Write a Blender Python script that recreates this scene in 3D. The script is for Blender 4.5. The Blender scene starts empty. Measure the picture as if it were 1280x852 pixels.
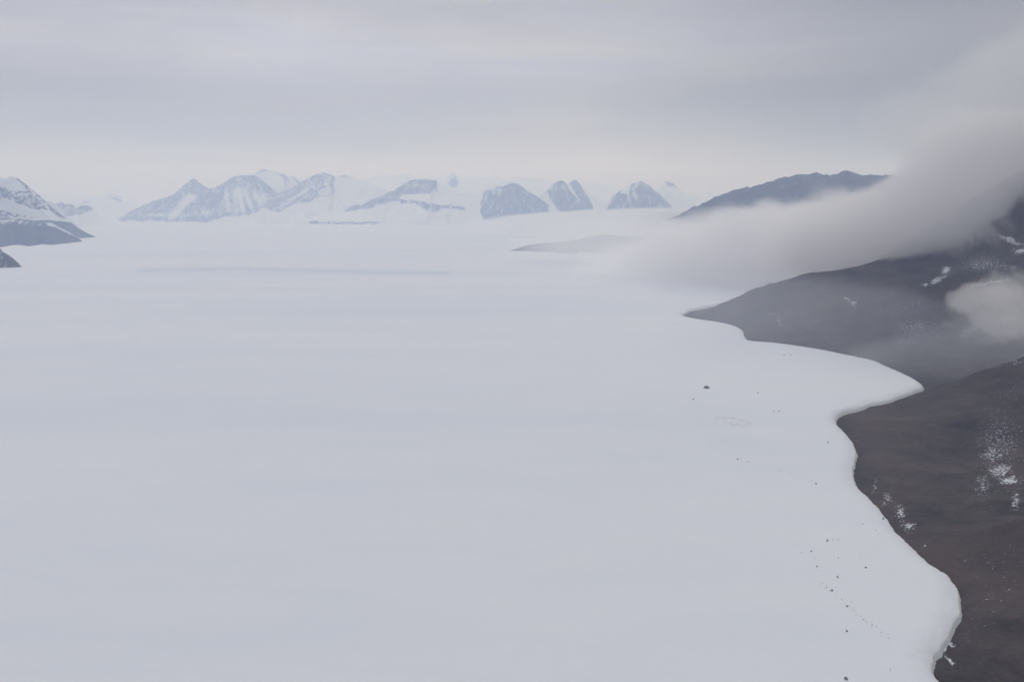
import bpy, bmesh, math, random
import numpy as np

C = bpy.context.scene
random.seed(7)
R = math.radians

# ------------------------------------------------------------------ camera
CAM_H = 500.0
PITCH = R(8.74)
FPX = 1280 * 30.0 / 36.0
cam_d = bpy.data.cameras.new('camera')
cam = bpy.data.objects.new('camera', cam_d)
C.collection.objects.link(cam)
cam.location = (0, 0, CAM_H)
cam.rotation_euler = (R(90) - PITCH, 0, 0)
cam_d.lens = 30.0
cam_d.sensor_width = 36.0
cam_d.clip_start = 1.0
cam_d.clip_end = 250000.0
C.camera = cam

# ------------------------------------------------------------------ world
SUN_EL, SUN_AZ = R(34), R(35)       # azimuth clockwise from +Y
W = bpy.data.worlds.new('World'); C.world = W; W.use_nodes = True
nt = W.node_tree; nt.nodes.clear()
def N(nt, t, **kw):
    n = nt.nodes.new(t)
    for k, v in kw.items():
        if k.startswith('i_'):
            n.inputs[int(k[2:])].default_value = v
        else:
            setattr(n, k, v)
    return n
def L(nt, a, b): nt.links.new(a, b)
def M(nt, op, a, b=None, c=None, clamp=False):
    n = nt.nodes.new('ShaderNodeMath'); n.operation = op; n.use_clamp = clamp
    for i, x in enumerate((a, b, c)):
        if x is None: continue
        if isinstance(x, (int, float)): n.inputs[i].default_value = x
        else: nt.links.new(x, n.inputs[i])
    return n.outputs[0]
def MIX(nt, f, a, b, blend='MIX'):
    n = nt.nodes.new('ShaderNodeMix'); n.data_type = 'RGBA'; n.blend_type = blend
    for s, x in ((n.inputs[0], f), (n.inputs[6], a), (n.inputs[7], b)):
        if isinstance(x, (int, float)): s.default_value = x
        elif isinstance(x, tuple): s.default_value = (*x, 1) if len(x) == 3 else x
        else: nt.links.new(x, s)
    return n.outputs[2]
def RAMP(nt, f, stops, interp='LINEAR'):
    n = nt.nodes.new('ShaderNodeValToRGB'); cr = n.color_ramp; cr.interpolation = interp
    while len(cr.elements) < len(stops): cr.elements.new(0.5)
    for e, (p, c) in zip(cr.elements, stops):
        e.position = p; e.color = (*c, 1) if isinstance(c, tuple) else (c, c, c, 1)
    nt.links.new(f, n.inputs[0]); return n.outputs[0]
def NOISE(nt, vec, scale, detail=4, rough=0.5, dist=0.0):
    n = nt.nodes.new('ShaderNodeTexNoise'); n.inputs['Scale'].default_value = scale
    n.inputs['Detail'].default_value = detail; n.inputs['Roughness'].default_value = rough
    n.inputs['Distortion'].default_value = dist
    nt.links.new(vec, n.inputs['Vector']); return n.outputs[0]
def MAP(nt, vec, scale, loc=(0, 0, 0), rot=(0, 0, 0)):
    n = nt.nodes.new('ShaderNodeMapping')
    n.inputs['Scale'].default_value = scale; n.inputs['Location'].default_value = loc
    n.inputs['Rotation'].default_value = rot
    nt.links.new(vec, n.inputs['Vector']); return n.outputs[0]

sky = N(nt, 'ShaderNodeTexSky', sky_type='NISHITA', sun_disc=False,
        sun_elevation=SUN_EL, sun_rotation=SUN_AZ, altitude=500)
tc = N(nt, 'ShaderNodeTexCoord').outputs['Generated']
sep = N(nt, 'ShaderNodeSeparateXYZ'); L(nt, tc, sep.inputs[0])
z = sep.outputs[2]
# overcast deck: stratus streaks (stretched along the horizon)
warp = NOISE(nt, MAP(nt, tc, (2.0, 2.0, 9.0)), 1.0, 3, 0.5)
bands = NOISE(nt, MAP(nt, tc, (2.2, 2.2, 30.0), (3.1, 0.4, 0.0)), 1.0, 6, 0.55, 0.6)
soft = NOISE(nt, MAP(nt, tc, (3.0, 3.0, 11.0), (7.1, 2.4, 1.0)), 1.0, 4, 0.55, 0.8)
base = RAMP(nt, M(nt, 'MULTIPLY_ADD', z, 2.0, 0.0, True), [
    (0.00, (0.56, 0.555, 0.56)), (0.09, (0.60, 0.585, 0.565)), (0.16, (0.365, 0.355, 0.357)), (0.24, (0.315, 0.308, 0.322)),
    (0.35, (0.44, 0.43, 0.46)), (0.44, (0.38, 0.37, 0.395)), (0.60, (0.52, 0.525, 0.55)), (1.0, (0.67, 0.685, 0.715))])
v1 = M(nt, 'MULTIPLY_ADD', bands, 0.42, 0.79)
v2 = M(nt, 'MULTIPLY_ADD', soft, 0.46, 0.77)
vm = M(nt, 'MULTIPLY', v1, v2)
# heavier, greyer cloud towards the right
rt = N(nt, 'ShaderNodeMapRange', interpolation_type='SMOOTHSTEP')
L(nt, sep.outputs[0], rt.inputs[0])
for i, x in ((1, 0.02), (2, 0.50), (3, 1.0), (4, 0.37)): rt.inputs[i].default_value = x
vm = M(nt, 'MULTIPLY', vm, rt.outputs[0])
lt = N(nt, 'ShaderNodeMapRange', interpolation_type='SMOOTHSTEP')
L(nt, sep.outputs[0], lt.inputs[0])
for i, x in ((1, -0.10), (2, -0.55), (3, 1.0), (4, 0.90)): lt.inputs[i].default_value = x
vm = M(nt, 'MULTIPLY', vm, lt.outputs[0])
vc = N(nt, 'ShaderNodeCombineXYZ')
for i in range(3): L(nt, vm, vc.inputs[i])
deck = MIX(nt, 1.0, base, vc.outputs[0], 'MULTIPLY')
tintn = RAMP(nt, NOISE(nt, MAP(nt, tc, (2.5, 2.5, 16.0), (1.3, 5.0, 2.0)), 1.0, 4, 0.6, 0.5), [(0.38, (0.965, 0.985, 1.045)), (0.62, (1.03, 1.005, 0.965))])
deck = MIX(nt, 1.0, deck, tintn, 'MULTIPLY')
deck10 = MIX(nt, 1.0, deck, (10.0, 10.0, 10.0), 'MULTIPLY')
col = MIX(nt, 0.93, sky.outputs[0], deck10)
bg = N(nt, 'ShaderNodeBackground'); bg.inputs[1].default_value = 0.107
L(nt, col, bg.inputs[0])
wo = N(nt, 'ShaderNodeOutputWorld'); L(nt, bg.outputs[0], wo.inputs[0])

sd = bpy.data.lights.new('sun', 'SUN'); sd.energy = 0.55; sd.angle = R(14); sd.color = (1.0, 0.955, 0.89)
so = bpy.data.objects.new('sun', sd); C.collection.objects.link(so)
from mathutils import Vector
sv = Vector((math.sin(SUN_AZ) * math.cos(SUN_EL), math.cos(SUN_AZ) * math.cos(SUN_EL), math.sin(SUN_EL)))
so.rotation_euler = sv.to_track_quat('Z', 'Y').to_euler(); so.location = (0, 0, 3000)

C.view_settings.view_transform = 'Standard'; C.view_settings.look = 'None'
C.view_settings.exposure = 0.30; C.view_settings.gamma = 1.0
C.cycles.volume_bounces = 8
C.cycles.max_bounces = 10
C.cycles.volume_max_steps = 128
C.cycles.use_denoising = True

# ------------------------------------------------------------------ pixel <-> world (photograph 1280x852)
cp, sp = math.cos(PITCH), math.sin(PITCH)
def ray(u, v):
    a = (u - 640) / FPX; b = (426 - v) / FPX
    return a, cp + b * sp, -sp + b * cp
def P(u, v, Y):
    a, y, zz = ray(u, v); s = Y / y
    return (a * s, Y, CAM_H + zz * s)
def G(u, v, z0=0.0):
    a, y, zz = ray(u, v); s = (z0 - CAM_H) / zz
    return (a * s, y * s, z0)
def project(x, y, zz):
    f = y * cp - (zz - CAM_H) * sp
    up = y * sp + (zz - CAM_H) * cp
    f = np.where(f < 1, 1, f)
    return 640 + FPX * x / f, 426 - FPX * up / f

# ------------------------------------------------------------------ numpy noise
def _hash(ix, iy, seed):
    h = (ix.astype(np.int64) * 374761393 + iy.astype(np.int64) * 668265263 + seed * 1442695041) & 0xffffffff
    h = ((h ^ (h >> 13)) * 1274126177) & 0xffffffff
    h = h ^ (h >> 16)
    return (h & 0xffff) / 65535.0
def vnoise(x, y, seed=0):
    ix = np.floor(x); iy = np.floor(y); fx = x - ix; fy = y - iy
    fx = fx * fx * fx * (fx * (fx * 6 - 15) + 10); fy = fy * fy * fy * (fy * (fy * 6 - 15) + 10)
    a = _hash(ix, iy, seed); b = _hash(ix + 1, iy, seed); c = _hash(ix, iy + 1, seed); d = _hash(ix + 1, iy + 1, seed)
    return (a + (b - a) * fx) * (1 - fy) + (c + (d - c) * fx) * fy
def fbm(x, y, oct=5, seed=0, gain=0.5):
    s = 0; a = 1; t = 0
    for i in range(oct):
        xr = x * 0.8 - y * 0.6 + 17.3 * i; yr = x * 0.6 + y * 0.8 + 9.1 * i
        s = s + a * (vnoise(xr, yr, seed + i) * 2 - 1); t += a; a *= gain; x = xr * 2.03; y = yr * 2.03
    return s / t
def ridged(x, y, oct=5, seed=0, gain=0.5):
    s = 0; a = 1; t = 0
    for i in range(oct):
        xr = x * 0.8 - y * 0.6 + 17.3 * i; yr = x * 0.6 + y * 0.8 + 9.1 * i
        s = s + a * (1 - np.abs(vnoise(xr, yr, seed + i) * 2 - 1) * 2); t += a; a *= gain; x = xr * 2.1; y = yr * 2.1
    return s / t
def sstep(a, b, x):
    t = np.clip((x - a) / (b - a), 0, 1); return t * t * (3 - 2 * t)

def seg_dist(px, py, poly):
    """distance to a 3D polyline in plan, and the polyline's z at the nearest point"""
    best = np.full(px.shape, 1e18); zb = np.zeros(px.shape)
    for (x0, y0, z0), (x1, y1, z1) in zip(poly[:-1], poly[1:]):
        dx, dy = x1 - x0, y1 - y0; l2 = dx * dx + dy * dy + 1e-9
        t = np.clip(((px - x0) * dx + (py - y0) * dy) / l2, 0, 1)
        d = (px - x0 - t * dx) ** 2 + (py - y0 - t * dy) ** 2
        m = d < best
        best = np.where(m, d, best); zb = np.where(m, z0 + t * (z1 - z0), zb)
    return np.sqrt(best), zb
def inside(px, py, poly):
    r = np.zeros(px.shape, bool); n = len(poly)
    for i in range(n):
        x0, y0 = poly[i][:2]; x1, y1 = poly[(i + 1) % n][:2]
        if y0 == y1: continue
        c = ((y0 > py) != (y1 > py)) & (px < (x1 - x0) * (py - y0) / (y1 - y0) + x0)
        r ^= c
    return r
def smooth_line(pts, sub=5):
    out = []
    n = len(pts)
    for i in range(n - 1):
        p0 = pts[max(i - 1, 0)]; p1 = pts[i]; p2 = pts[i + 1]; p3 = pts[min(i + 2, n - 1)]
        for k in range(sub):
            t = k / sub
            out.append(tuple(0.5 * (2 * b + (c - a) * t + (2 * a - 5 * b + 4 * c - d) * t * t + (-a + 3 * b - 3 * c + d) * t ** 3)
                             for a, b, c, d in zip(p0, p1, p2, p3)))
    out.append(tuple(pts[-1])); return out

# ------------------------------------------------------------------ mesh helpers
def grid_obj(name, X, Y, Z, mat, attrs=None, wrap=False, smooth=True):
    nr, nc = X.shape
    me = bpy.data.meshes.new(name)
    co = np.stack([X, Y, Z], -1).reshape(-1, 3).astype(np.float32)
    me.vertices.add(len(co)); me.vertices.foreach_set('co', co.ravel())
    idx = np.arange(nr * nc).reshape(nr, nc)
    if wrap: idx = np.concatenate([idx, idx[:, :1]], 1)
    a = idx[:-1, :-1]; b = idx[:-1, 1:]; c = idx[1:, 1:]; d = idx[1:, :-1]
    f = np.stack([a, b, c, d], -1).reshape(-1, 4).astype(np.int32)
    me.loops.add(f.size); me.loops.foreach_set('vertex_index', f.ravel())
    me.polygons.add(len(f))
    me.polygons.foreach_set('loop_start', np.arange(0, f.size, 4, dtype=np.int32))
    me.update(calc_edges=True)
    if smooth: me.polygons.foreach_set('use_smooth', np.ones(len(f), bool))
    for k, v in (attrs or {}).items():
        at = me.attributes.new(k, 'FLOAT', 'POINT'); at.data.foreach_set('value', v.ravel().astype(np.float32))
    # normals up
    me.validate(); me.update()
    if me.polygons[0].normal.z < 0: me.flip_normals()
    me.materials.append(mat)
    o = bpy.data.objects.new(name, me); C.collection.objects.link(o)
    return o
def tag(o, label=None, cat=None, group=None, kind=None):
    if label: o['label'] = label
    if cat: o['category'] = cat
    if group: o['group'] = group
    if kind: o['kind'] = kind
    return o

# ------------------------------------------------------------------ materials
def new_mat(name):
    m = bpy.data.materials.new(name); m.use_nodes = True; m.node_tree.nodes.clear(); return m
def finish(nt, col, rough, height=None, dist=1.0, strength=1.0):
    b = N(nt, 'ShaderNodeBsdfPrincipled'); b.inputs['Specular IOR Level'].default_value = 0.15
    if isinstance(col, tuple): b.inputs['Base Color'].default_value = (*col, 1)
    else: L(nt, col, b.inputs['Base Color'])
    b.inputs['Roughness'].default_value = rough
    if height is not None:
        bp = N(nt, 'ShaderNodeBump'); bp.inputs['Distance'].default_value = dist; bp.inputs['Strength'].default_value = strength
        L(nt, height, bp.inputs['Height']); L(nt, bp.outputs[0], b.inputs['Normal'])
    o = N(nt, 'ShaderNodeOutputMaterial'); L(nt, b.outputs[0], o.inputs[0])
def attr(nt, name):
    a = N(nt, 'ShaderNodeAttribute'); a.attribute_name = name; return a.outputs['Fac']

def ice_material():
    m = new_mat('glacier_snow'); nt = m.node_tree
    oc = N(nt, 'ShaderNodeTexCoord').outputs['Object']
    big = NOISE(nt, MAP(nt, oc, (0.00035, 0.0012, 0)), 1, 5, 0.55, 0.8)
    mid = NOISE(nt, MAP(nt, oc, (0.004, 0.010, 0), rot=(0, 0, 0.5)), 1, 6, 0.6, 0.5)
    fine = NOISE(nt, MAP(nt, oc, (0.05, 0.16, 0), rot=(0, 0, -0.35)), 1, 5, 0.65, 0.3)
    far = NOISE(nt, MAP(nt, oc, (0.00008, 0.0007, 0)), 1, 5, 0.6, 0.4)
    t = M(nt, 'ADD', M(nt, 'MULTIPLY_ADD', big, 0.42, 0.16), M(nt, 'ADD', M(nt, 'MULTIPLY', mid, 0.28), M(nt, 'MULTIPLY', fine, 0.14)))
    col = RAMP(nt, t, [(0.34, (0.66, 0.695, 0.775)), (0.5, (0.71, 0.735, 0.795)), (0.66, (0.755, 0.765, 0.80))])
    bl = RAMP(nt, far, [(0.50, 0.0), (0.66, 1.0)])
    col = MIX(nt, M(nt, 'MULTIPLY', bl, 0.30), col, (0.56, 0.63, 0.74))
    # bare blue ice streaks and wind-blown grit (plus shade on one margin arc) are painted per vertex, broken up with noise
    bi = M(nt, 'MULTIPLY', attr(nt, 'blue'), M(nt, 'MULTIPLY_ADD', mid, 0.9, 0.5), None, True)
    col = MIX(nt, bi, col, (0.44, 0.53, 0.66))
    gr = NOISE(nt, MAP(nt, oc, (0.16, 0.16, 0)), 1, 5, 0.75)
    gm = M(nt, 'MULTIPLY', M(nt, 'GREATER_THAN', M(nt, 'ADD', gr, M(nt, 'MULTIPLY', attr(nt, 'grit'), 0.24)), 0.72), 0.55)
    col = MIX(nt, gm, col, (0.30, 0.29, 0.29))
    # paler sastrugi / fresh drift flecks
    fl = NOISE(nt, MAP(nt, oc, (0.10, 0.42, 0), rot=(0, 0, 0.35)), 1, 4, 0.7)
    flm = M(nt, 'MULTIPLY', M(nt, 'GREATER_THAN', M(nt, 'ADD', fl, M(nt, 'MULTIPLY', mid, 0.26)), 0.80), 0.5)
    col = MIX(nt, flm, col, (0.83, 0.83, 0.82))
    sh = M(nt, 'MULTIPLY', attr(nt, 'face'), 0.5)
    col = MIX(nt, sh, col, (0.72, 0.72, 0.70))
    h = M(nt, 'ADD', M(nt, 'MULTIPLY', mid, 5.0), M(nt, 'MULTIPLY', fine, 0.5))
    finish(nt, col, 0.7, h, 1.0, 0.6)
    return m

def rock_material(name, c0, c1, c2, s, snow_scale=0.05, snowcol=(0.70, 0.74, 0.79), bump=2.0, width=0.06, stretch=(1, 1, 1), contrast=2.1):
    m = new_mat(name); nt = m.node_tree
    oc = N(nt, 'ShaderNodeTexCoord').outputs['Object']
    a = NOISE(nt, MAP(nt, oc, (s, s, s)), 1, 8, 0.62, 0.3)
    b = NOISE(nt, MAP(nt, oc, (s * 7, s * 7, s * 7)), 1, 6, 0.7)
    g = NOISE(nt, MAP(nt, oc, (s * 0.35, s * 0.35, s * 0.35), (4, 4, 4)), 1, 4, 0.6)
    c = NOISE(nt, MAP(nt, oc, (s * 30, s * 30, s * 30)), 1, 4, 0.75)
    t = M(nt, 'ADD', M(nt, 'MULTIPLY', a, 0.42), M(nt, 'ADD', M(nt, 'MULTIPLY', b, 0.32), M(nt, 'MULTIPLY', c, 0.26)))
    col = RAMP(nt, t, [(0.36, c0), (0.5, c1), (0.65, c2)])
    col = MIX(nt, RAMP(nt, g, [(0.42, 0.0), (0.68, 0.6)]), col, (c2[0] * 0.95, c2[1] * 0.82, c2[2] * 0.77))
    sn = NOISE(nt, MAP(nt, oc, tuple(snow_scale * k for k in stretch), (11, 3, 5)), 1, 7, 0.68, 0.4)
    mr = N(nt, 'ShaderNodeMapRange', interpolation_type='SMOOTHSTEP')
    L(nt, M(nt, 'ADD', attr(nt, 'snow'), M(nt, 'MULTIPLY_ADD', sn, contrast, 0.5 - contrast / 2)), mr.inputs[0])
    for i, x in ((1, 1.0 - width), (2, 1.0 + width), (3, 0.0), (4, 1.0)): mr.inputs[i].default_value = x
    col = MIX(nt, mr.outputs[0], col, snowcol)
    finish(nt, col, 0.85, M(nt, 'ADD', M(nt, 'MULTIPLY', a, bump * 3), M(nt, 'MULTIPLY', b, bump)), 1.0, 0.7)
    return m

ICE = ice_material()
SCREE = rock_material('dark_scree', (0.020, 0.016, 0.017), (0.050, 0.041, 0.041), (0.108, 0.087, 0.081), 0.012, 0.21, bump=1.6, width=0.05)
CRAG = rock_material('far_rock', (0.035, 0.038, 0.048), (0.065, 0.066, 0.075), (0.12, 0.11, 0.11), 0.004, 0.0065, bump=22.0, width=0.30, stretch=(1, 0.6, 0.20), contrast=1.7, snowcol=(0.84, 0.86, 0.88))
CRAG_NEAR = rock_material('near_rock', (0.045, 0.048, 0.058), (0.075, 0.075, 0.085), (0.12, 0.11, 0.11), 0.008, 0.016, bump=8.0, width=0.22, stretch=(1, 0.6, 0.35))

# ------------------------------------------------------------------ the ice margin, traced and laid on the ice
EDGE_PX = [(1215, 905), (1190, 872), (1172, 852), (1163, 838), (1167, 822), (1180, 804), (1190, 786), (1197, 770), (1199, 755), (1196, 738), (1188, 725),
    (1177, 716), (1158, 703), (1136, 682), (1116, 661), (1100, 639), (1088, 626), (1075, 614), (1067, 602), (1065, 590),
    (1068, 577), (1070, 567), (1066, 555), (1056, 542), (1044, 528), (1047, 520), (1058, 515), (1075, 511), (1086, 506),
    (1108, 502), (1125, 496), (1142, 490), (1153, 486), (1151, 481), (1135, 471), (1108, 459), (1094, 453), (1060, 446),
    (1032, 440), (995, 434), (967, 430), (940, 427.5), (931, 422), (928, 414), (919, 408.5), (902, 404.5), (871, 400), (850, 395)]
ZE = -11.0
edge = [G(u, v, ZE) for u, v in EDGE_PX]
edge = smooth_line(edge, 5)
# carry on out of sight: towards the viewer on one side, round the back of the hill on the other
edge = [(1500, -9000, ZE), (900, -2500, ZE), (560, -400, ZE), (520, 350, ZE)] + edge + \
       [(900, 4330, ZE), (1250, 4750, ZE), (1900, 5300, ZE), (3200, 6100, ZE), (6000, 7200, ZE), (14000, 9500, ZE)]
land_poly = [(p[0], p[1]) for p in edge] + [(60000, 9500), (60000, -9000)]

# ------------------------------------------------------------------ glacier
def polar(az, r):
    A, Rr = np.meshgrid(az, r)
    return Rr * np.sin(A), Rr * np.cos(A)
az = np.concatenate([np.linspace(R(-180), R(-42), 24, endpoint=False), np.linspace(R(-42), R(9), 130, endpoint=False),
                     np.linspace(R(9), R(34), 560, endpoint=False), np.linspace(R(34), R(60), 40, endpoint=False),
                     np.linspace(R(60), R(180), 20, endpoint=False)])
r = np.concatenate([np.linspace(5, 640, 12, endpoint=False), np.geomspace(640, 5200, 560, endpoint=False), np.geomspace(5200, 130000, 150)])
X, Y = polar(az, r)
ez = np.full(X.shape, 1e6)
m = (X > 200) & (X < 9000) & (Y > -5000) & (Y < 9000)
d, _ = seg_dist(X[m], Y[m], edge); ez[m] = d
ins = np.zeros(X.shape, bool); ins[X > 200] = inside(X[X > 200], Y[X > 200], land_poly)
# fine raggedness of the margin
rag = 3.6 * fbm(X / 18, Y / 18, 5, 5, 0.6)
sd_ = np.where(ins, -ez, ez) + rag * sstep(60, 0, ez)
Z = 5.0 * fbm(X / 900, Y / 900, 4, 11) * sstep(0, 400, sd_) + 0.6 * fbm(X / 60, Y / 60, 3, 12) * sstep(2500, 800, np.hypot(X, Y))
Z = Z + 60.0 * sstep(0.0, 1.0, np.clip((np.hypot(X, Y) - 24000) / 60000, 0, 1))
U, V = project(X, Y, Z)
wsh = 34.0 + 22 * fbm(X / 240, Y / 240, 2, 9)
t = np.clip(1 - sd_ / wsh, 0, 1)
Z = np.where(sd_ > 0, Z - 9.0 * t ** 2.2, Z)
Z = np.where(sd_ <= 0, -9.0 + np.maximum(sd_, -14) * 2.2, Z)
Z = np.where(sd_ < -14, -60, Z)
# longitudinal swell that shows as the faint line running out to the margin
def soft_line(U, V, pts, w):
    dd, _ = seg_dist(U, V, [(a, b, 0) for a, b in pts]); return np.exp(-(dd / w) ** 2)
blue = np.zeros(X.shape); grit = np.zeros(X.shape)
front = (Y > 300)
for pts, w, k in [([(170, 338), (300, 336), (420, 339), (560, 341)], 3.0, 0.42), ([(60, 322), (200, 318), (330, 322)], 2.5, 0.12),
                  ([(240, 386), (400, 388), (600, 393)], 5, .10), ([(870, 508), (900, 545), (960, 560)], 14, .05)]:
    blue += k * soft_line(U, V, pts, w) * front
for pts, w, k in [([(895, 523), (912, 521), (938, 528), (930, 532), (905, 528)], 4, .75), ([(880, 540), (940, 548)], 4, .35),
                  ([(922, 575), (960, 583), (1010, 597), (1022, 605)], 3, .55), ([(985, 670), (1000, 688), (1012, 705)], 3, .6),
                  ([(1025, 732), (1042, 742), (1060, 757), (1085, 776), (1112, 798)], 5, .62), ([(1022, 712), (1045, 716)], 9, .35),
                  ([(1025, 780), (1036, 805), (1044, 830)], 3, .4), ([(960, 640), (1010, 652)], 4, .25), ([(1040, 520), (1046, 514), (1062, 511), (1084, 505)], 2.5, .25)]:  # last stroke paints the shade along the ice margin arc into the colour
    grit += k * soft_line(U, V, pts, w) * front
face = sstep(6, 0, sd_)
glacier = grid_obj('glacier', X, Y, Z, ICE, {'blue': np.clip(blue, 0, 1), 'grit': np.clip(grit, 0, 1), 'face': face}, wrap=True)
tag(glacier, 'broad flat white glacier filling the valley', kind='structure')

# ------------------------------------------------------------------ dark land on the right
FEAT = [
    (edge, 1.0),
    # near spur, its crest climbing to the right from the tip of the ice
    ([G(1160, 487, ZE), P(1185, 479, 2290), P(1215, 468, 2300), P(1245, 457, 2310), P(1282, 446, 2320), P(1330, 420, 2280), P(1420, 370, 2150), (2700, 1900, 620), (4200, 1200, 900)], 1.0),
    # ground bottom right
    ([P(1290, 640, 1200), P(1300, 760, 1000), P(1340, 880, 860), (900, 500, 130)], 0.5),
    # valley behind the spur
    ([G(1160, 483, ZE), (1500, 2640, 8), (1900, 2850, 40), (2600, 2950, 110), (3800, 2900, 260)], 0.8),
    # second hill: crest line and shoulder
    ([G(856, 395, ZE), P(880, 384, 3990), P(905, 374, 3950), P(930, 364, 3900), P(960, 354, 3900), P(1000, 346, 3900), P(1050, 338, 3950), P(1110, 329, 4000), P(1170, 312, 4050),
      P(1220, 270, 4150), P(1290, 215, 4300), P(1400, 150, 4500), (5200, 4800, 1500)], 1.2),
    ([P(1180, 345, 3500), P(1260, 315, 3500), P(1340, 280, 3450), (3600, 3350, 620)], 0.6),
]
CREST = FEAT[1][0]
def idw(x, y, feats):
    ws = 0; hs = 0
    for poly, k in feats:
        d, zz = seg_dist(x, y, poly)
        w = k / (d * d + (16.0 if k == 1.0 else 1600.0)) ** 0.85
        ws = ws + w; hs = hs + w * zz
    return hs / ws
def land_height(x, y):
    spur = idw(x, y, FEAT[:3])
    yc = np.interp(x, [p[0] for p in CREST], [p[1] for p in CREST])
    zc = np.interp(x, [p[0] for p in CREST], [p[2] for p in CREST])
    beh = np.maximum(0, y - yc)
    spur = np.where(beh > 0, np.minimum(spur, zc) - 0.55 * beh ** 1.02, spur)
    back = idw(x, y, [FEAT[0]] + FEAT[3:]) - 60 * sstep(0, -500, y - yc)
    d = spur - back; k = 12.0
    return np.where(x < CREST[0][0], np.where(y > yc, back, spur), 0.5 * (spur + back + np.sqrt(d * d + k * k)) - 0.5 * k)
az = np.concatenate([np.linspace(R(8), R(33.5), 620, endpoint=False), np.linspace(R(33.5), R(110), 90)])
r = np.concatenate([np.linspace(250, 640, 20, endpoint=False), np.geomspace(640, 5600, 620, endpoint=False), np.geomspace(5600, 16000, 50)])
X, Y = polar(az, r)
H = land_height(X, Y)
de, _ = seg_dist(X, Y, edge)
ins = inside(X, Y, land_poly)
amp = sstep(0, 260, de)
H = H + (26 * fbm(X / 420, Y / 420, 5, 31) + 10 * ridged(X / 150, Y / 150, 4, 41)) * amp + 1.6 * fbm(X / 22, Y / 22, 4, 55) * sstep(0, 50, de)
H = H - 5.0 * sstep(30, 0, de)
H = np.where(ins, H, -17 - np.minimum(de, 60) * 0.6)
U, V = project(X, Y, H)
snow = np.full(X.shape, 0.0)
UJ = U + 5.0 * fbm(X / 38, Y / 38, 4, 71, .65); VJ = V + 3.5 * fbm(X / 38, Y / 38, 4, 77, .65)
def spot(u, v, ru, rv, k, rot=0.0):
    global snow
    c, s = math.cos(rot), math.sin(rot)
    a = ((UJ - u) * c + (VJ - v) * s) / ru; b = (-(UJ - u) * s + (VJ - v) * c) / rv
    snow = np.maximum(snow, (k + 0.02 * (k > 0.3)) * np.exp(-(a * a + b * b)) * ins)
for a in [(1250, 588, 20, 12, .49), (1262, 600, 22, 7, .53), (1270, 625, 8, 16, .45), (1240, 568, 22, 18, .40), (1228, 606, 14, 22, .36),
          (1124, 640, 9, 14, .47), (1134, 658, 10, 8, .50), (1110, 622, 7, 9, .42), (1104, 630, 5, 5, .42), (1152, 683, 6, 3, .5), (1095, 608, 5, 10, .38),
          (1178, 812, 4, 11, .55, .2), (1186, 824, 3, 14, .60, -.6), (1188, 806, 8, 4, .45),
          (1172, 350, 20, 4, .52, -.45), (1183, 338, 9, 6, .58, -.5), (1155, 355, 6, 3, .58), (1262, 300, 26, 5, .58, .35), (1215, 298, 5, 14, .44),
          (1240, 352, 46, 3.5, .50, -.12), (1275, 314, 12, 5, .55), (1230, 330, 44, 18, .37), (1066, 379, 9, 3, .55, .55), (1058, 374, 4, 2, .55),
          (1150, 412, 60, 22, .34), (1128, 428, 26, 10, .36), (1220, 412, 40, 16, .35), (1120, 385, 90, 22, .27), (1180, 440, 70, 18, .27), (1020, 408, 60, 16, .25), (975, 402, 3, 14, .42), (966, 393, 14, 4, .36),
          (1270, 452, 10, 5, .42), (1250, 556, 40, 60, .32), (1050, 450, 30, 3, .38), (1240, 740, 60, 120, .17), (1262, 500, 22, 30, .25)]:
    spot(*a)
land = grid_obj('rocky_land', X, Y, H, SCREE, {'snow': snow + 0.0})
tag(land, 'dark brown scree hillsides with snow flecks rising on the right', kind='structure')

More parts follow.
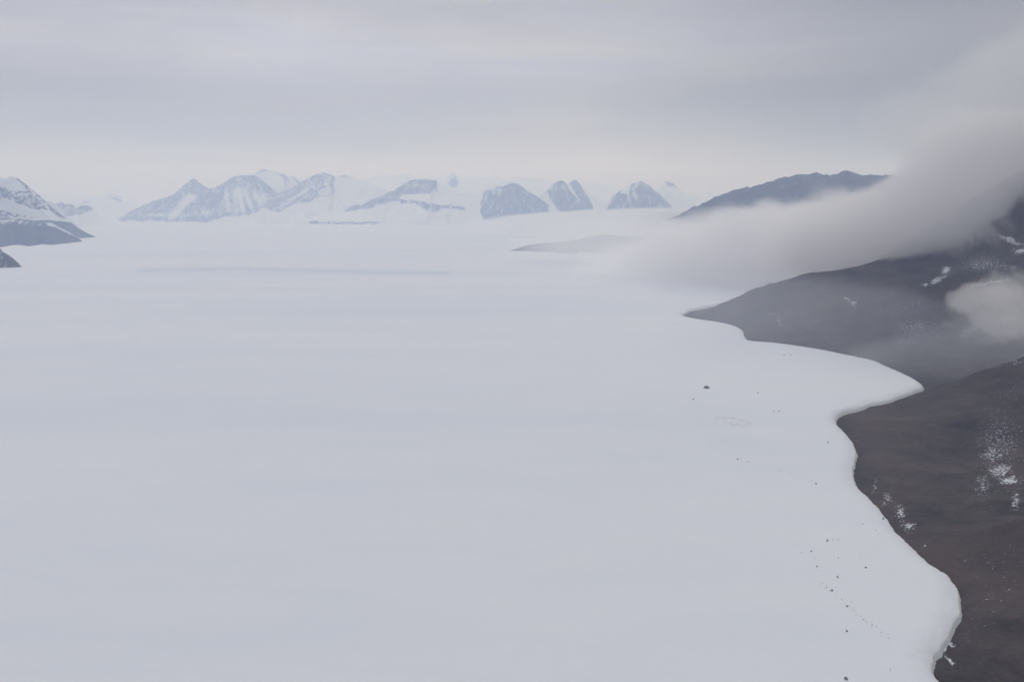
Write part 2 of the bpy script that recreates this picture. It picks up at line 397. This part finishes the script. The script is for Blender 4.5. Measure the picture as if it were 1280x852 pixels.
# ------------------------------------------------------------------ mountains
def mountain(name, label, ridges, spurs, foot_v, rock, snowpatch, half=2600, slope=0.62, step=32, seed=0, base_snow=1.2, rock_val=0.40, crest=1.0, mat=None, relief=1.0, umin=None, umax=None):
    """ridges: polylines of (u, v, Y). Real heightfield: tents falling away from ridges and spurs."""
    pr = [[P(u, v, yy) for u, v, yy in rd] for rd in ridges]
    for (u0, v0, y0, u1, v1, y1) in spurs:
        pr.append([P(u0, v0, y0), P((u0 + u1) / 2, (v0 + v1) / 2 + 1.5, (y0 + y1) / 2), P(u1, v1, y1)])
    allp = [p for rd in pr for p in rd]
    x0 = min(p[0] for p in allp) - half * 0.7; x1 = max(p[0] for p in allp) + half * 0.7
    y0 = min(p[1] for p in allp) - half; y1 = max(p[1] for p in allp) + half
    xs = np.arange(x0, x1, step); ys = np.arange(y0, y1, step * 1.3)
    X, Y = np.meshgrid(xs, ys)
    wx = X + 1.6 * step * fbm(X / (step * 14), Y / (step * 14), 4, seed + 3); wy = Y + 1.6 * step * fbm(X / (step * 14), Y / (step * 14), 4, seed + 7)
    H = np.full(X.shape, -1e6); dm = np.full(X.shape, 1e9)
    for rd in pr:
        d, zz = seg_dist(wx, wy, rd)
        k = slope * (0.85 + 0.3 * fbm(X / (step * 30), Y / (step * 30), 3, seed + 5))
        hh = zz - k * (d - 0.6 * step * (1 - np.exp(-d / (0.6 * step))))
        H = np.maximum(H, hh); dm = np.minimum(dm, d)
    a = sstep(0, 12 * step, dm) * sstep(-50, 500, H) * relief
    H = H + step * 1.3 * crest * ridged(X / (step * 5), Y / (step * 5), 4, seed + 29) * sstep(0, 250, H) + a * 5.0 * step * ridged(X / (step * 11), Y / (step * 26), 5, seed + 13, 0.55) * 0.6 + step * 0.35 * fbm(X / (step * 3), Y / (step * 3), 3, seed + 17) * sstep(0, 200, H) * relief
    edgef = np.minimum.reduce([X - x0, x1 - X, Y - y0, y1 - Y]) / (step * 6)
    H = np.where(H < 0, np.maximum(H, -80), H)
    H = H * sstep(0, 1, edgef) - 25 * (1 - sstep(0, 1, edgef))
    U, V = project(X, Y, H)
    j = 3.2 * fbm(X / (step * 9), Y / (step * 9), 5, seed + 23, 0.7)
    sn = np.full(X.shape, base_snow)
    for poly in rock:
        w = inside(U + j, V + j, poly)
        sn = np.where(w, rock_val, sn)
    for (u, v, ru, rv, rot, k) in snowpatch:
        c, s = math.cos(rot), math.sin(rot)
        aa = ((U - u) * c + (V - v) * s) / ru; bb = (-(U - u) * s + (V - v) * c) / rv
        sn = np.where(sn < 1, sn + k * np.exp(-(aa * aa + bb * bb)), sn)
    o = grid_obj(name, X, Y, H, mat or CRAG, {'snow': sn})
    tag(o, label, kind='structure'); o['category'] = 'mountain'
    return o

F = 34500
def zig(pts, Y, amp=500):
    rr = random.Random(len(pts) * 7 + int(Y))
    return [(u, v, Y + rr.uniform(-amp, amp)) for u, v in pts]

# snow plateau closing the valley behind everything
mountain('snow_plateau', 'smooth white ice plateau closing the horizon behind the peaks',
    [zig([(-900, 250), (-300, 246), (-60, 244), (30, 246), (70, 243), (120, 243), (160, 249), (230, 250), (300, 240), (380, 236), (440, 226), (480, 222), (540, 224), (600, 223), (660, 226),
          (720, 232), (800, 236), (880, 244), (1000, 246), (1300, 248), (2000, 252)], 56000, 900)], [], 0, [[(136, 240), (156, 246), (150, 250), (130, 244)], [(452, 222), (466, 221), (476, 224), (458, 225)]],
    [], half=9000, slope=0.26, step=260, seed=3, relief=0.5)
# the small summits poking out of it
mountain('snowy_mountain', 'pale snow dome with a thin dark streak, left of the tall peaks',
    [zig([(60, 262), (95, 252), (125, 246), (140, 245), (155, 251), (175, 262)], 41000)], [], 0,
    [[(100, 252), (112, 250), (112, 254), (102, 256)], [(136, 246), (144, 246), (156, 252), (148, 253)]], [], half=3500, slope=0.42, seed=19, step=60)
mountain('snowy_mountain', 'tiny snow horn standing alone above the plateau, between the two central peaks',
    [zig([(545, 240), (556, 230), (563, 219), (567, 215), (571, 220), (577, 228), (588, 238)], 44000, 100)], [], 0,
    [[(562, 232), (563, 222), (568, 219), (572, 226), (573, 234), (566, 236)]], [], half=3000, slope=0.5, seed=29, step=60, rock_val=.28)
mountain('snowy_mountain', 'white summit pyramid behind the craggy blue massif',
    [zig([(286, 232), (305, 222), (318, 217), (327, 212), (330, 210), (336, 213), (352, 216), (359, 221), (367, 220), (372, 226), (386, 236), (400, 248)], 37500, 200)],
    [(330, 211, 37500, 345, 245, 36200), (358, 221, 37500, 372, 250, 36300)], 0,
    [[(318, 216), (330, 210), (338, 213), (330, 216)], [(340, 214), (356, 216), (362, 226), (356, 236), (354, 222), (345, 217)], [(364, 220), (372, 224), (380, 234), (372, 230)]],
    [], half=3200, seed=37, rock_val=0.42)
# craggy massif
mountain('mountain', 'craggy blue massif with a pointed horn and snow gullies, left of centre',
    [zig([(140, 276), (152, 271), (165, 264), (180, 257), (195, 251), (207, 247), (218, 244), (228, 237), (235, 229), (239, 225), (243, 223), (248, 227), (253, 235), (258, 239), (264, 236), (270, 235), (277, 236),
          (284, 227), (290, 221), (302, 220), (320, 219), (326, 228), (336, 236), (350, 246), (366, 258)], F, 350)],
    [(243, 225, F, 222, 272, F - 2100), (262, 237, F, 246, 275, F - 2300), (276, 237, F, 268, 274, F - 2200), (290, 222, F, 284, 268, F - 2000), (305, 221, F, 303, 266, F - 2100),
     (320, 220, F, 325, 262, F - 2000), (207, 248, F, 190, 274, F - 1900), (180, 258, F, 168, 275, F - 1500)], 0,
    [[(146, 274), (165, 262), (207, 244), (222, 238), (238, 218), (248, 218), (256, 232), (276, 230), (284, 218), (322, 215), (334, 230), (350, 244), (362, 258), (330, 262), (322, 268), (285, 270), (262, 277), (150, 276)]],
    [(232, 252, 10, 4, -.7, .50), (238, 247, 7, 5, 0, .45), (225, 262, 12, 2.2, -.65, .45), (222, 258, 9, 1.6, -.7, .5), (216, 270, 8, 3, -.6, .6), (258, 266, 10, 4, .1, .3), (284, 250, 2.5, 14, -.15, .55),
     (296, 242, 6, 10, 0, .50), (302, 252, 3, 14, -.25, .60), (311, 250, 2.6, 16, -.4, .55), (320, 246, 3, 14, -.5, .42), (330, 248, 9, 6, .6, .4), (292, 262, 10, 5, 0, .3), (200, 268, 30, 2.5, 0, .3), (275, 262, 4, 8, 0, .2)],
    half=2600, slope=.9, seed=41, rock_val=0.33)
mountain('mountain', 'dark diagonal rock ridge with a smooth snow apron below it, left of centre',
    [zig([(296, 270), (312, 262), (322, 256), (340, 246), (356, 238), (372, 231), (386, 223), (396, 218), (405, 216), (411, 217), (418, 221), (430, 219), (437, 220), (450, 225), (470, 232), (492, 241), (520, 254), (545, 268)], F - 900, 250)],
    [(405, 217, F - 900, 392, 262, F - 3000), (372, 232, F - 900, 350, 266, F - 2200), (436, 221, F - 900, 446, 262, F - 2200), (470, 232, F - 900, 480, 262, F - 1800)], 0,
    [[(300, 270), (312, 260), (340, 243), (372, 228), (396, 214), (412, 213), (420, 222), (418, 230), (419, 246), (402, 245), (394, 249), (380, 253), (362, 259), (347, 265), (330, 261), (318, 264), (308, 271)], [(424, 220), (430, 217), (437, 219), (432, 223), (426, 223)]],
    [(410, 234, 3, 12, -.3, .32), (405, 240, 8, 5, .5, .3), (378, 240, 14, 1.4, -.55, .4), (360, 252, 14, 2, -.5, .2)], half=2600, seed=53, slope=.64, relief=.6)
mountain('mountain', 'long low blue ridge with broken snow bands in the centre',
    [zig([(420, 268), (432, 262), (446, 256), (460, 251), (474, 247), (486, 242), (498, 236), (506, 230), (514, 226), (522, 224), (534, 225), (545, 226), (552, 234), (566, 246), (585, 258)], F - 3000, 100)],
    [(520, 225, F - 3000, 512, 262, F - 4300), (545, 227, F - 3000, 556, 264, F - 4400), (486, 243, F - 3000, 478, 266, F - 3900), (450, 255, F - 3000, 440, 268, F - 3600)], 0,
    [[(424, 264), (446, 253), (474, 244), (486, 239), (506, 227), (516, 221), (546, 222), (546, 240), (526, 243), (504, 243), (500, 249), (530, 252), (548, 256), (578, 258), (584, 261), (556, 262), (542, 266), (530, 262), (520, 256), (486, 254), (470, 256), (458, 262), (430, 264)]],
    [(525, 232, 16, 4, .1, .25), (520, 248, 25, 2.5, .1, .35), (490, 253, 8, 4, 0, .35), (510, 256, 16, 3, 0, .2)], half=2300, seed=61, slope=.5, relief=.5, rock_val=.30)
mountain('snow_foothills', 'low snowy foothills with a thin blue foot line under the central ridges',
    [zig([(376, 276), (395, 270), (410, 266), (425, 265), (450, 268), (490, 271), (520, 272), (560, 276)], F - 4000, 100)], [], 0,
    [[(376, 276), (430, 276.5), (500, 277), (566, 276.5), (566, 281), (380, 280)]], [], half=1500, slope=.2, seed=67, rock_val=.36, relief=.2)
mountain('mountain', 'broad steel blue peak with a long straight right slope',
    [zig([(570, 262), (590, 250), (603, 240), (611, 234), (620, 230), (630, 228), (640, 227), (648, 230), (655, 236), (664, 243), (674, 251), (684, 259), (698, 268)], 31500, 150)],
    [(636, 228, 31500, 640, 262, 30000), (612, 234, 31500, 606, 260, 30300), (660, 240, 31500, 664, 268, 30200)], 0,
    [[(600, 262), (604, 240), (612, 237), (624, 234), (632, 230), (648, 227), (662, 238), (674, 247), (690, 258), (704, 270), (640, 280), (604, 275)]],
    [(612, 236, 10, 2, 0, .6), (622, 240, 12, 2, -.1, .25), (607, 250, 4, 8, 0, .2)], half=1900, seed=71, slope=.7, rock_val=.24)
mountain('mountain', 'narrow twin pointed peak with a snow stripe down its middle',
    [zig([(668, 262), (680, 246), (686, 236), (693, 231), (699, 227), (703, 225), (708, 230), (711, 232), (714, 228), (718, 225), (723, 228), (728, 238), (733, 248), (740, 258), (752, 268)], 32500, 120)],
    [(702, 226, 32500, 716, 262, 31000), (719, 226, 32500, 738, 262, 31000), (692, 232, 32500, 704, 262, 31000)], 0,
    [[(683, 240), (692, 228), (703, 221), (710, 230), (715, 222), (722, 224), (730, 238), (742, 258), (742, 268), (706, 272), (697, 262), (688, 250)]],
    [(712, 234, 2, 6, -.4, .6), (719, 243, 1.8, 9, -.6, .50), (703, 233, 4, 2, .5, .2), (690, 236, 5, 3, -.4, .3)], half=1700, seed=83, slope=.9, rock_val=.28)
mountain('mountain', 'isolated blue peak with a jagged snowy crest, right of centre',
    [zig([(748, 268), (758, 260), (765, 250), (770, 243), (775, 239), (780, 238), (785, 237), (789, 231), (795, 228), (800, 227), (806, 229), (813, 234), (820, 241), (828, 248), (836, 256), (850, 266)], 31500, 120)],
    [(800, 228, 31500, 806, 262, 30000), (776, 239, 31500, 770, 262, 30400), (818, 239, 31500, 828, 262, 30400), (787, 234, 31500, 786, 262, 30300)], 0,
    [[(758, 262), (768, 243), (776, 237), (784, 238), (790, 228), (801, 224), (814, 231), (824, 242), (838, 256), (836, 270), (758, 272)]],
    [(784, 238, 8, 2, -.5, .35), (795, 233, 5, 3, -.5, .35), (805, 231, 8, 2, .5, .3), (786, 246, 1.6, 10, -.3, .38), (793, 244, 1.6, 8, -.3, .3), (779, 240, 6, 1.5, 0, .4)], half=1700, seed=97, slope=.85, rock_val=.28)
mountain('rock_nub', 'small rock tooth poking from the snow beside the isolated peak',
    [zig([(818, 244), (826, 234), (831, 227), (836, 227), (842, 232), (852, 240), (868, 246)], 39000, 60)], [], 0,
    [[(829, 224), (838, 224), (846, 234), (838, 234), (832, 231)]], [], half=1500, seed=101, slope=.5, rock_val=.28)
# long dark mountain showing over the cloud on the right
mountain('mountain', 'long dark grey mountain showing above the cloud bank on the right',
    [zig([(820, 290), (850, 270), (870, 259), (883, 252), (897, 245), (915, 239), (935, 234), (952, 231), (965, 227), (980, 222), (993, 219), (1005, 218), (1022, 217), (1036, 220), (1048, 217), (1056, 214), (1064, 216), (1074, 220),
          (1090, 219), (1110, 219), (1130, 222), (1160, 226), (1230, 235), (1330, 250)], 14500, 160)],
    [(915, 240, 14500, 905, 268, 13400), (980, 223, 14500, 965, 262, 13200), (1056, 215, 14500, 1040, 262, 13000), (1110, 220, 14500, 1110, 268, 13000)], 0,
    [[(800, 200), (1400, 200), (1400, 400), (800, 400)]], [(945, 229, 4, 2, -.4, .45)], half=1500, seed=113, slope=.55, step=22, rock_val=0.12, mat=CRAG_NEAR)
# rock island in the ice, half lost in mist
mountain('rock_island', 'low grey rock island rising from the ice into the mist',
    [zig([(640, 313), (661, 306), (690, 303), (715, 301), (735, 297), (752, 294), (768, 295), (785, 297), (830, 296), (880, 292)], 10600, 60)],
    [(700, 303, 10600, 715, 315, 9850), (760, 295, 10600, 775, 316, 9750)], 0,
    [[(600, 250), (1000, 250), (1000, 350), (600, 350)]], [(740, 309, 25, 3, 0, .1)], half=900, slope=.30, step=18, seed=127, rock_val=.2, mat=CRAG_NEAR)

# left-hand side
mountain('snowy_mountain', 'blue snow-streaked mountain shoulder at the left edge',
    [zig([(-260, 190), (-160, 200), (-70, 208), (-20, 216), (4, 223), (14, 221), (21, 222), (28, 229), (37, 236), (44, 243), (52, 250), (62, 260), (74, 270), (90, 281)], 16500, 160),
     zig([(-120, 216), (-40, 230), (0, 238), (20, 250), (45, 264), (56, 274)], 15600, 120)],
    [(21, 223, 16500, 30, 262, 15600), (40, 239, 16500, 62, 272, 15900)], 0,
    [[(-200, 225), (-30, 226), (0, 229), (16, 238), (38, 238), (60, 262), (50, 262), (38, 262), (20, 254), (0, 244), (-100, 236)], [(18, 221), (26, 223), (38, 236), (34, 238)], [(40, 238), (48, 244), (84, 274), (70, 270)], [(-60, 262), (0, 262), (44, 272), (0, 272)], [(-60, 242), (0, 244), (16, 250), (0, 248)]],
    [(10, 236, 14, 3, .5, .2), (30, 244, 8, 2, .4, .25), (-60, 250, 80, 6, .2, .1)], half=1700, slope=1.35, step=22, seed=131, rock_val=0.40, mat=CRAG_NEAR)
mountain('headland', 'steel blue cliff headland running down to the ice on the left',
    [zig([(-260, 262), (-120, 268), (-40, 270), (0, 273), (25, 274), (45, 277), (62, 280)], 13300, 80) + [(78, 288, 13500), (92, 296, 13800), (101, 302, 14000)],
     [(40, 276, 14600), (70, 276, 15200), (86, 278, 15600), (93, 283, 16000), (100, 289, 16400), (106, 294, 16700)]],
    [(-60, 270, 13300, -60, 314, 11300), (0, 273, 13300, 2, 313, 11400), (35, 276, 13300, 38, 310, 11800), (62, 280, 13300, 66, 307, 12300), (86, 292, 13600, 84, 302, 13100)], 0,
    [[(-400, 200), (200, 200), (200, 350), (-400, 350)]], [(78, 287, 18, 1.3, .48, .75), (62, 281, 5, 2, .3, .6), (8, 276, 40, 3.2, .08, .50), (0, 283, 14, 3, -.6, .26), (90, 281, 8, 2, 0, .1)],
    half=1300, slope=.85, step=16, seed=139, rock_val=.10, relief=.5, mat=CRAG_NEAR)
mountain('mountain', 'faint hazy blue hills between the left headland and the snow dome',
    [zig([(40, 274), (52, 262), (63, 256), (75, 254), (88, 256), (94, 261), (102, 257), (108, 256), (116, 262), (126, 270)], 27000, 150)], [], 0,
    [[(50, 275), (54, 256), (76, 251), (90, 254), (96, 259), (108, 252), (118, 262), (110, 266), (100, 270), (66, 272)]], [(84, 262, 6, 6, 0, .2)], half=1500, slope=.5, seed=149, rock_val=.36)
mountain('rock_outcrop', 'dark purple rock nose at the left edge of the ice',
    [zig([(-120, 296), (-60, 300), (-20, 305), (0, 310), (5, 315), (9, 320), (13, 330)], 7600, 25)], [], 0,
    [[(-300, 200), (200, 200), (200, 400), (-300, 400)]], [(0, 330, 6, 3, 0, .1)], half=420, slope=.8, step=9, seed=157, rock_val=.2, relief=.5, mat=CRAG_NEAR)

# ------------------------------------------------------------------ boulders on the ice
BOULDER = rock_material('boulder_rock', (0.13, 0.125, 0.13), (0.20, 0.19, 0.195), (0.28, 0.26, 0.26), 0.5, 0.5, bump=.1)
def boulder(u, v, w, h, label, group=None, name='boulder', seed=0, long=1.0):
    """w, h in photo pixels"""
    x, y, _ = G(u, v, 0.0)
    D = math.sqrt(x * x + y * y + CAM_H ** 2); mpp = D / FPX
    rr = random.Random(seed + int(u * 13 + v))
    bm = bmesh.new(); bmesh.ops.create_icosphere(bm, subdivisions=3, radius=1)
    k = [Vector((rr.uniform(-1, 1), rr.uniform(-1, 1), rr.uniform(-.3, 1))).normalized() for _ in range(9)]
    o = [rr.uniform(.55, .85) for _ in range(9)]
    for vt in bm.verts:
        c = vt.co
        for n, q in zip(k, o):
            e = c.dot(n) - q
            if e > 0: c -= n * e
        c += Vector([rr.uniform(-.03, .03) for _ in range(3)])
        if name == 'boulder' and w > 6 and c.z > 0: c.x *= 1 - .55 * c.z; c.y *= 1 - .55 * c.z; c.z *= 1.25
        vt.co = (c.x * w * mpp * .37, c.y * w * mpp * .33, c.z * h * mpp * .62 + h * mpp * .2)
    me = bpy.data.meshes.new(name); bm.to_mesh(me); bm.free(); me.materials.append(BOULDER)
    ob = bpy.data.objects.new(name, me); C.collection.objects.link(ob)
    # sit on the modelled ice
    from mathutils.bvhtree import BVHTree
    hit = ICE_TREE.ray_cast(Vector((x, y, 200)), Vector((0, 0, -1)))
    zz = hit[0].z if hit[0] else 0
    # keep it on the photographed line of sight
    x, y, _ = G(u, v, zz)
    ob.location = (x, y, zz); ob.rotation_euler = (0, 0, rr.uniform(0, 6.28) if long == 1.0 else 0)
    tag(ob, label, 'boulder', group)
    return ob
from mathutils.bvhtree import BVHTree
ICE_TREE = BVHTree.FromPolygons([v.co for v in glacier.data.vertices], [tuple(p.vertices) for p in glacier.data.polygons if 500 < abs(p.center.x) + p.center.y < 6000 and p.center.x > 100])
g = 'boulders scattered on the ice'
boulder(883, 485, 9.5, 4.2, 'largest dark pointed rock, alone on open ice below the far hill', g, seed=4)
boulder(866.5, 499, 3.6, 1.8, 'small dark rock just below left of the large pointed rock', g)
boulder(1057, 848, 7.0, 3.4, 'large dark boulder at the very bottom of the ice', g, seed=2)
boulder(1020, 604.5, 3.0, 2.0, 'lone dark boulder at the right end of a faint grit line', g)
boulder(922, 574, 3.4, 2.0, 'grey boulder at the left end of a faint grit line', g)
boulder(1034, 675.7, 3.6, 2.6, 'darkest boulder in the middle of the ice by the shore bend', g)
boulder(1047, 721, 3.4, 2.4, 'upper dark boulder above the diagonal grit trail', g)
boulder(1040, 738, 3.6, 2.6, 'dark boulder at the top end of the diagonal grit trail', g)
boulder(1059, 757.5, 3.2, 2.4, 'dark boulder midway along the diagonal grit trail', g)
boulder(1058.5, 788.5, 3.8, 2.2, 'grey boulder standing below the diagonal grit trail', g)
boulder(1014, 689, 2.8, 2.0, 'small boulder left of and below the darkest one', g)
boulder(1021, 707.7, 2.8, 2.0, 'small boulder above the pair that tops the grit trail', g)
boulder(1082, 709, 4.0, 1.8, 'flat grey boulder halfway between grit trail and shore', g)
boulder(1104, 648, 3.0, 2.2, 'grey boulder hard against the dark shore', g)
boulder(1035, 553, 2.6, 1.8, 'small boulder left of the narrow shore inlet', g)
boulder(980, 444, 2.4, 1.5, 'left one of two specks near the far shore', g)
boulder(988, 444, 2.4, 1.5, 'right one of two specks near the far shore', g)
boulder(967, 514, 2.4, 1.6, 'left one of two specks on open ice above the ring of grit', g)
boulder(974, 514, 2.4, 1.6, 'right one of two specks on open ice above the ring of grit', g)
boulder(947.5, 491, 3.0, 1.5, 'pale grey speck right of the large pointed rock', g)
rr = random.Random(5)
small = [(1041, 674), (1048, 674.5), (1048, 697), (1076, 693), (1078, 654.5), (1095, 662), (1098, 667), (1070, 768), (1066, 763), (1079, 774), (1111, 797), (1113, 836),
         (1064, 752), (1052, 749), (1075, 770), (1090, 781), (1028, 729), (1033, 733), (1018, 697), (926, 573), (935, 577), (975, 588), (1000, 594), (1014, 600), (897, 522), (908, 524), (917, 523), (925, 525), (936, 528)]
for i, (u, v) in enumerate(small):
    if i < 19:
        lb = 'tiny dark stone near the shore, one of many around the diagonal grit trail'
    elif i < 24:
        lb = 'tiny stone in the faint grit line between two grey boulders'
    else:
        lb = 'tiny stone in the faint ring of grit on open ice'
    boulder(u, v, rr.uniform(1.1, 1.9), rr.uniform(.8, 1.3), lb, ['stones round the diagonal grit trail', 'stones in the faint grit line', 'stones in the ring of grit'][0 if i < 19 else 1 if i < 24 else 2], name='stone', seed=i)

# ------------------------------------------------------------------ air: even haze over everything
hm = new_mat('haze'); nt = hm.node_tree
pv = N(nt, 'ShaderNodeVolumePrincipled')
pv.inputs['Color'].default_value = (0.53, 0.67, 1.0, 1)
pv.inputs['Absorption Color'].default_value = (1, 1, 1, 1)
pv.inputs['Density'].default_value = 5.4e-5
pv.inputs['Anisotropy'].default_value = 0.2
L(nt, pv.outputs[0], N(nt, 'ShaderNodeOutputMaterial').inputs['Volume'])
bm = bmesh.new(); bmesh.ops.create_cube(bm, size=1)
for v in bm.verts: v.co = (v.co.x * 270000, v.co.y * 270000, (v.co.z + .5) * 3010 - 110)
me = bpy.data.meshes.new('haze'); bm.to_mesh(me); bm.free(); me.materials.append(hm)
hz = bpy.data.objects.new('haze', me); C.collection.objects.link(hz)
tag(hz, 'thin bluish haze filling the air', kind='stuff')

# ------------------------------------------------------------------ low cloud and fog banks
def cloud(name, label, blobs, sigma, nscale, namp=0.9, zsq=1.0, aniso=0.3, gain=1.6, step=1.0, color=(0.97, 0.975, 0.985)):
    """blobs: (centre xyz, radii xyz). Closed shell round their union, soft noisy density inside."""
    cx = sum(b[0][0] for b in blobs) / len(blobs); cy = sum(b[0][1] for b in blobs) / len(blobs); cz = sum(b[0][2] for b in blobs) / len(blobs)
    bm = bmesh.new()
    for (c, rd) in blobs:
        q = bmesh.ops.create_icosphere(bm, subdivisions=3, radius=1)
        for v in q['verts']: v.co = (v.co.x * rd[0] + c[0] - cx, v.co.y * rd[1] + c[1] - cy, v.co.z * rd[2] + c[2] - cz)
    me = bpy.data.meshes.new(name); bm.to_mesh(me); bm.free()
    ob = bpy.data.objects.new(name, me); C.collection.objects.link(ob)
    if len(blobs) > 1:
        rm = ob.modifiers.new('remesh', 'REMESH'); rm.mode = 'VOXEL'
        rm.voxel_size = min(min(b[1]) for b in blobs) / 5
        dg = bpy.context.evaluated_depsgraph_get()
        me2 = bpy.data.meshes.new_from_object(ob.evaluated_get(dg)); ob.modifiers.clear(); ob.data = me2; me2.name = name
    ob.location = (cx, cy, cz)
    mt = new_mat(name + '_vapour'); nt = mt.node_tree
    oc = N(nt, 'ShaderNodeTexCoord').outputs['Object']
    tot = None
    for (c, rd) in blobs:
        mp = MAP(nt, oc, (1 / rd[0], 1 / rd[1], 1 / rd[2]), tuple(-(c[i] - (cx, cy, cz)[i]) / rd[i] for i in range(3)))
        dp = N(nt, 'ShaderNodeVectorMath', operation='DOT_PRODUCT'); L(nt, mp, dp.inputs[0]); L(nt, mp, dp.inputs[1])
        f = M(nt, 'SUBTRACT', 1.0, dp.outputs['Value'], None, True)
        tot = f if tot is None else M(nt, 'ADD', tot, f)
    ns = NOISE(nt, MAP(nt, oc, (nscale, nscale, nscale * zsq)), 1, 6, 0.66, 0.5)
    soft = M(nt, 'MULTIPLY', tot, gain)
    d = M(nt, 'ADD', soft, M(nt, 'MULTIPLY', M(nt, 'MULTIPLY', M(nt, 'SUBTRACT', ns, 0.62), namp), M(nt, 'MULTIPLY', tot, 4.0, None, True)))
    mr = N(nt, 'ShaderNodeMapRange', interpolation_type='SMOOTHSTEP'); L(nt, d, mr.inputs[0])
    for i, x in ((1, 0.0), (2, 1.0), (3, 0.0), (4, sigma)): mr.inputs[i].default_value = x
    pv = N(nt, 'ShaderNodeVolumePrincipled')
    pv.inputs['Color'].default_value = (*color, 1); pv.inputs['Anisotropy'].default_value = aniso
    pv.inputs['Absorption Color'].default_value = (0, 0, 0, 1)
    L(nt, mr.outputs[0], pv.inputs['Density'])
    L(nt, pv.outputs[0], N(nt, 'ShaderNodeOutputMaterial').inputs['Volume'])
    mt.cycles.volume_step_rate = step
    ob.data.materials.clear(); ob.data.materials.append(mt)
    tag(ob, label, kind='stuff')
    return ob
def B(u, v, Y, ru, rv, depth):
    c = P(u, v, Y); s = Y / FPX
    return (c, (ru * s, depth, rv * s))

cloud('cloud_bank', 'grey cloud bank clinging to the dark hillside on the right', [
    B(885, 325, 6400, 130, 58, 900), B(970, 312, 5700, 140, 70, 850), B(1065, 294, 4600, 140, 74, 700),
    B(1148, 272, 4050, 92, 64, 600), B(1190, 232, 4000, 80, 52, 550), B(1250, 186, 3950, 110, 66, 650)], 0.0040, 0.0036, 5.0, gain=2.4, color=(0.955, 0.95, 0.962), step=0.45)
cloud('cloud_veil', 'thin grey cloud veil trailing up into the overcast at the upper right', [
    B(1250, 135, 4300, 170, 95, 800), B(1370, 100, 4300, 170, 130, 900), B(1190, 160, 4700, 130, 50, 700)], 0.0009, 0.0026, 4.5, gain=2.0, color=(0.92, 0.915, 0.925), step=0.6)
cloud('fog_bank', 'flat pale fog lying across the far ice under the peaks', [
    B(1020, 280, 18000, 420, 26, 5000), B(800, 286, 17500, 240, 26, 4000), B(900, 300, 11800, 120, 44, 900), B(1000, 294, 11600, 130, 50, 900),
    B(1100, 287, 11400, 130, 52, 900), B(1240, 262, 11200, 180, 62, 1000)], 0.0020, 0.0010, 2.6, gain=2.2, zsq=2.0, color=(0.94, 0.945, 0.96))
cloud('mist', 'thin pale mist veiling the rock island and the hill foot', [
    B(845, 345, 6500, 160, 56, 1400), B(772, 308, 8600, 160, 46, 1000)], 0.0011, 0.0014, 1.4, gain=1.8, color=(0.985, 0.985, 0.99))
cloud('mist', 'thin grey mist hanging over the slope of the far dark hill', [
    B(980, 388, 3300, 190, 60, 700), B(1110, 420, 3050, 170, 70, 480), B(1200, 445, 3150, 150, 60, 520), B(1300, 420, 3100, 150, 80, 500)], 0.00048, 0.003, 1.4, gain=1.6, color=(0.90, 0.93, 1.0))
cloud('mist', 'thin mist lying in the dip behind the near dark spur', [
    B(1175, 462, 2720, 130, 46, 400), B(1290, 438, 2720, 150, 56, 400)], 0.0011, 0.004, 1.2, gain=1.8, color=(0.90, 0.92, 0.97))
cloud('cloud_puff', 'small pale cloud puff floating before the hill at the right edge', [
    B(1238, 392, 2150, 66, 50, 110), B(1286, 372, 2150, 84, 56, 130), B(1310, 402, 2150, 70, 44, 110), B(1218, 372, 2170, 40, 22, 80)], 0.0062, 0.017, 6.0, gain=1.7, color=(0.985, 0.98, 0.99), step=0.5)
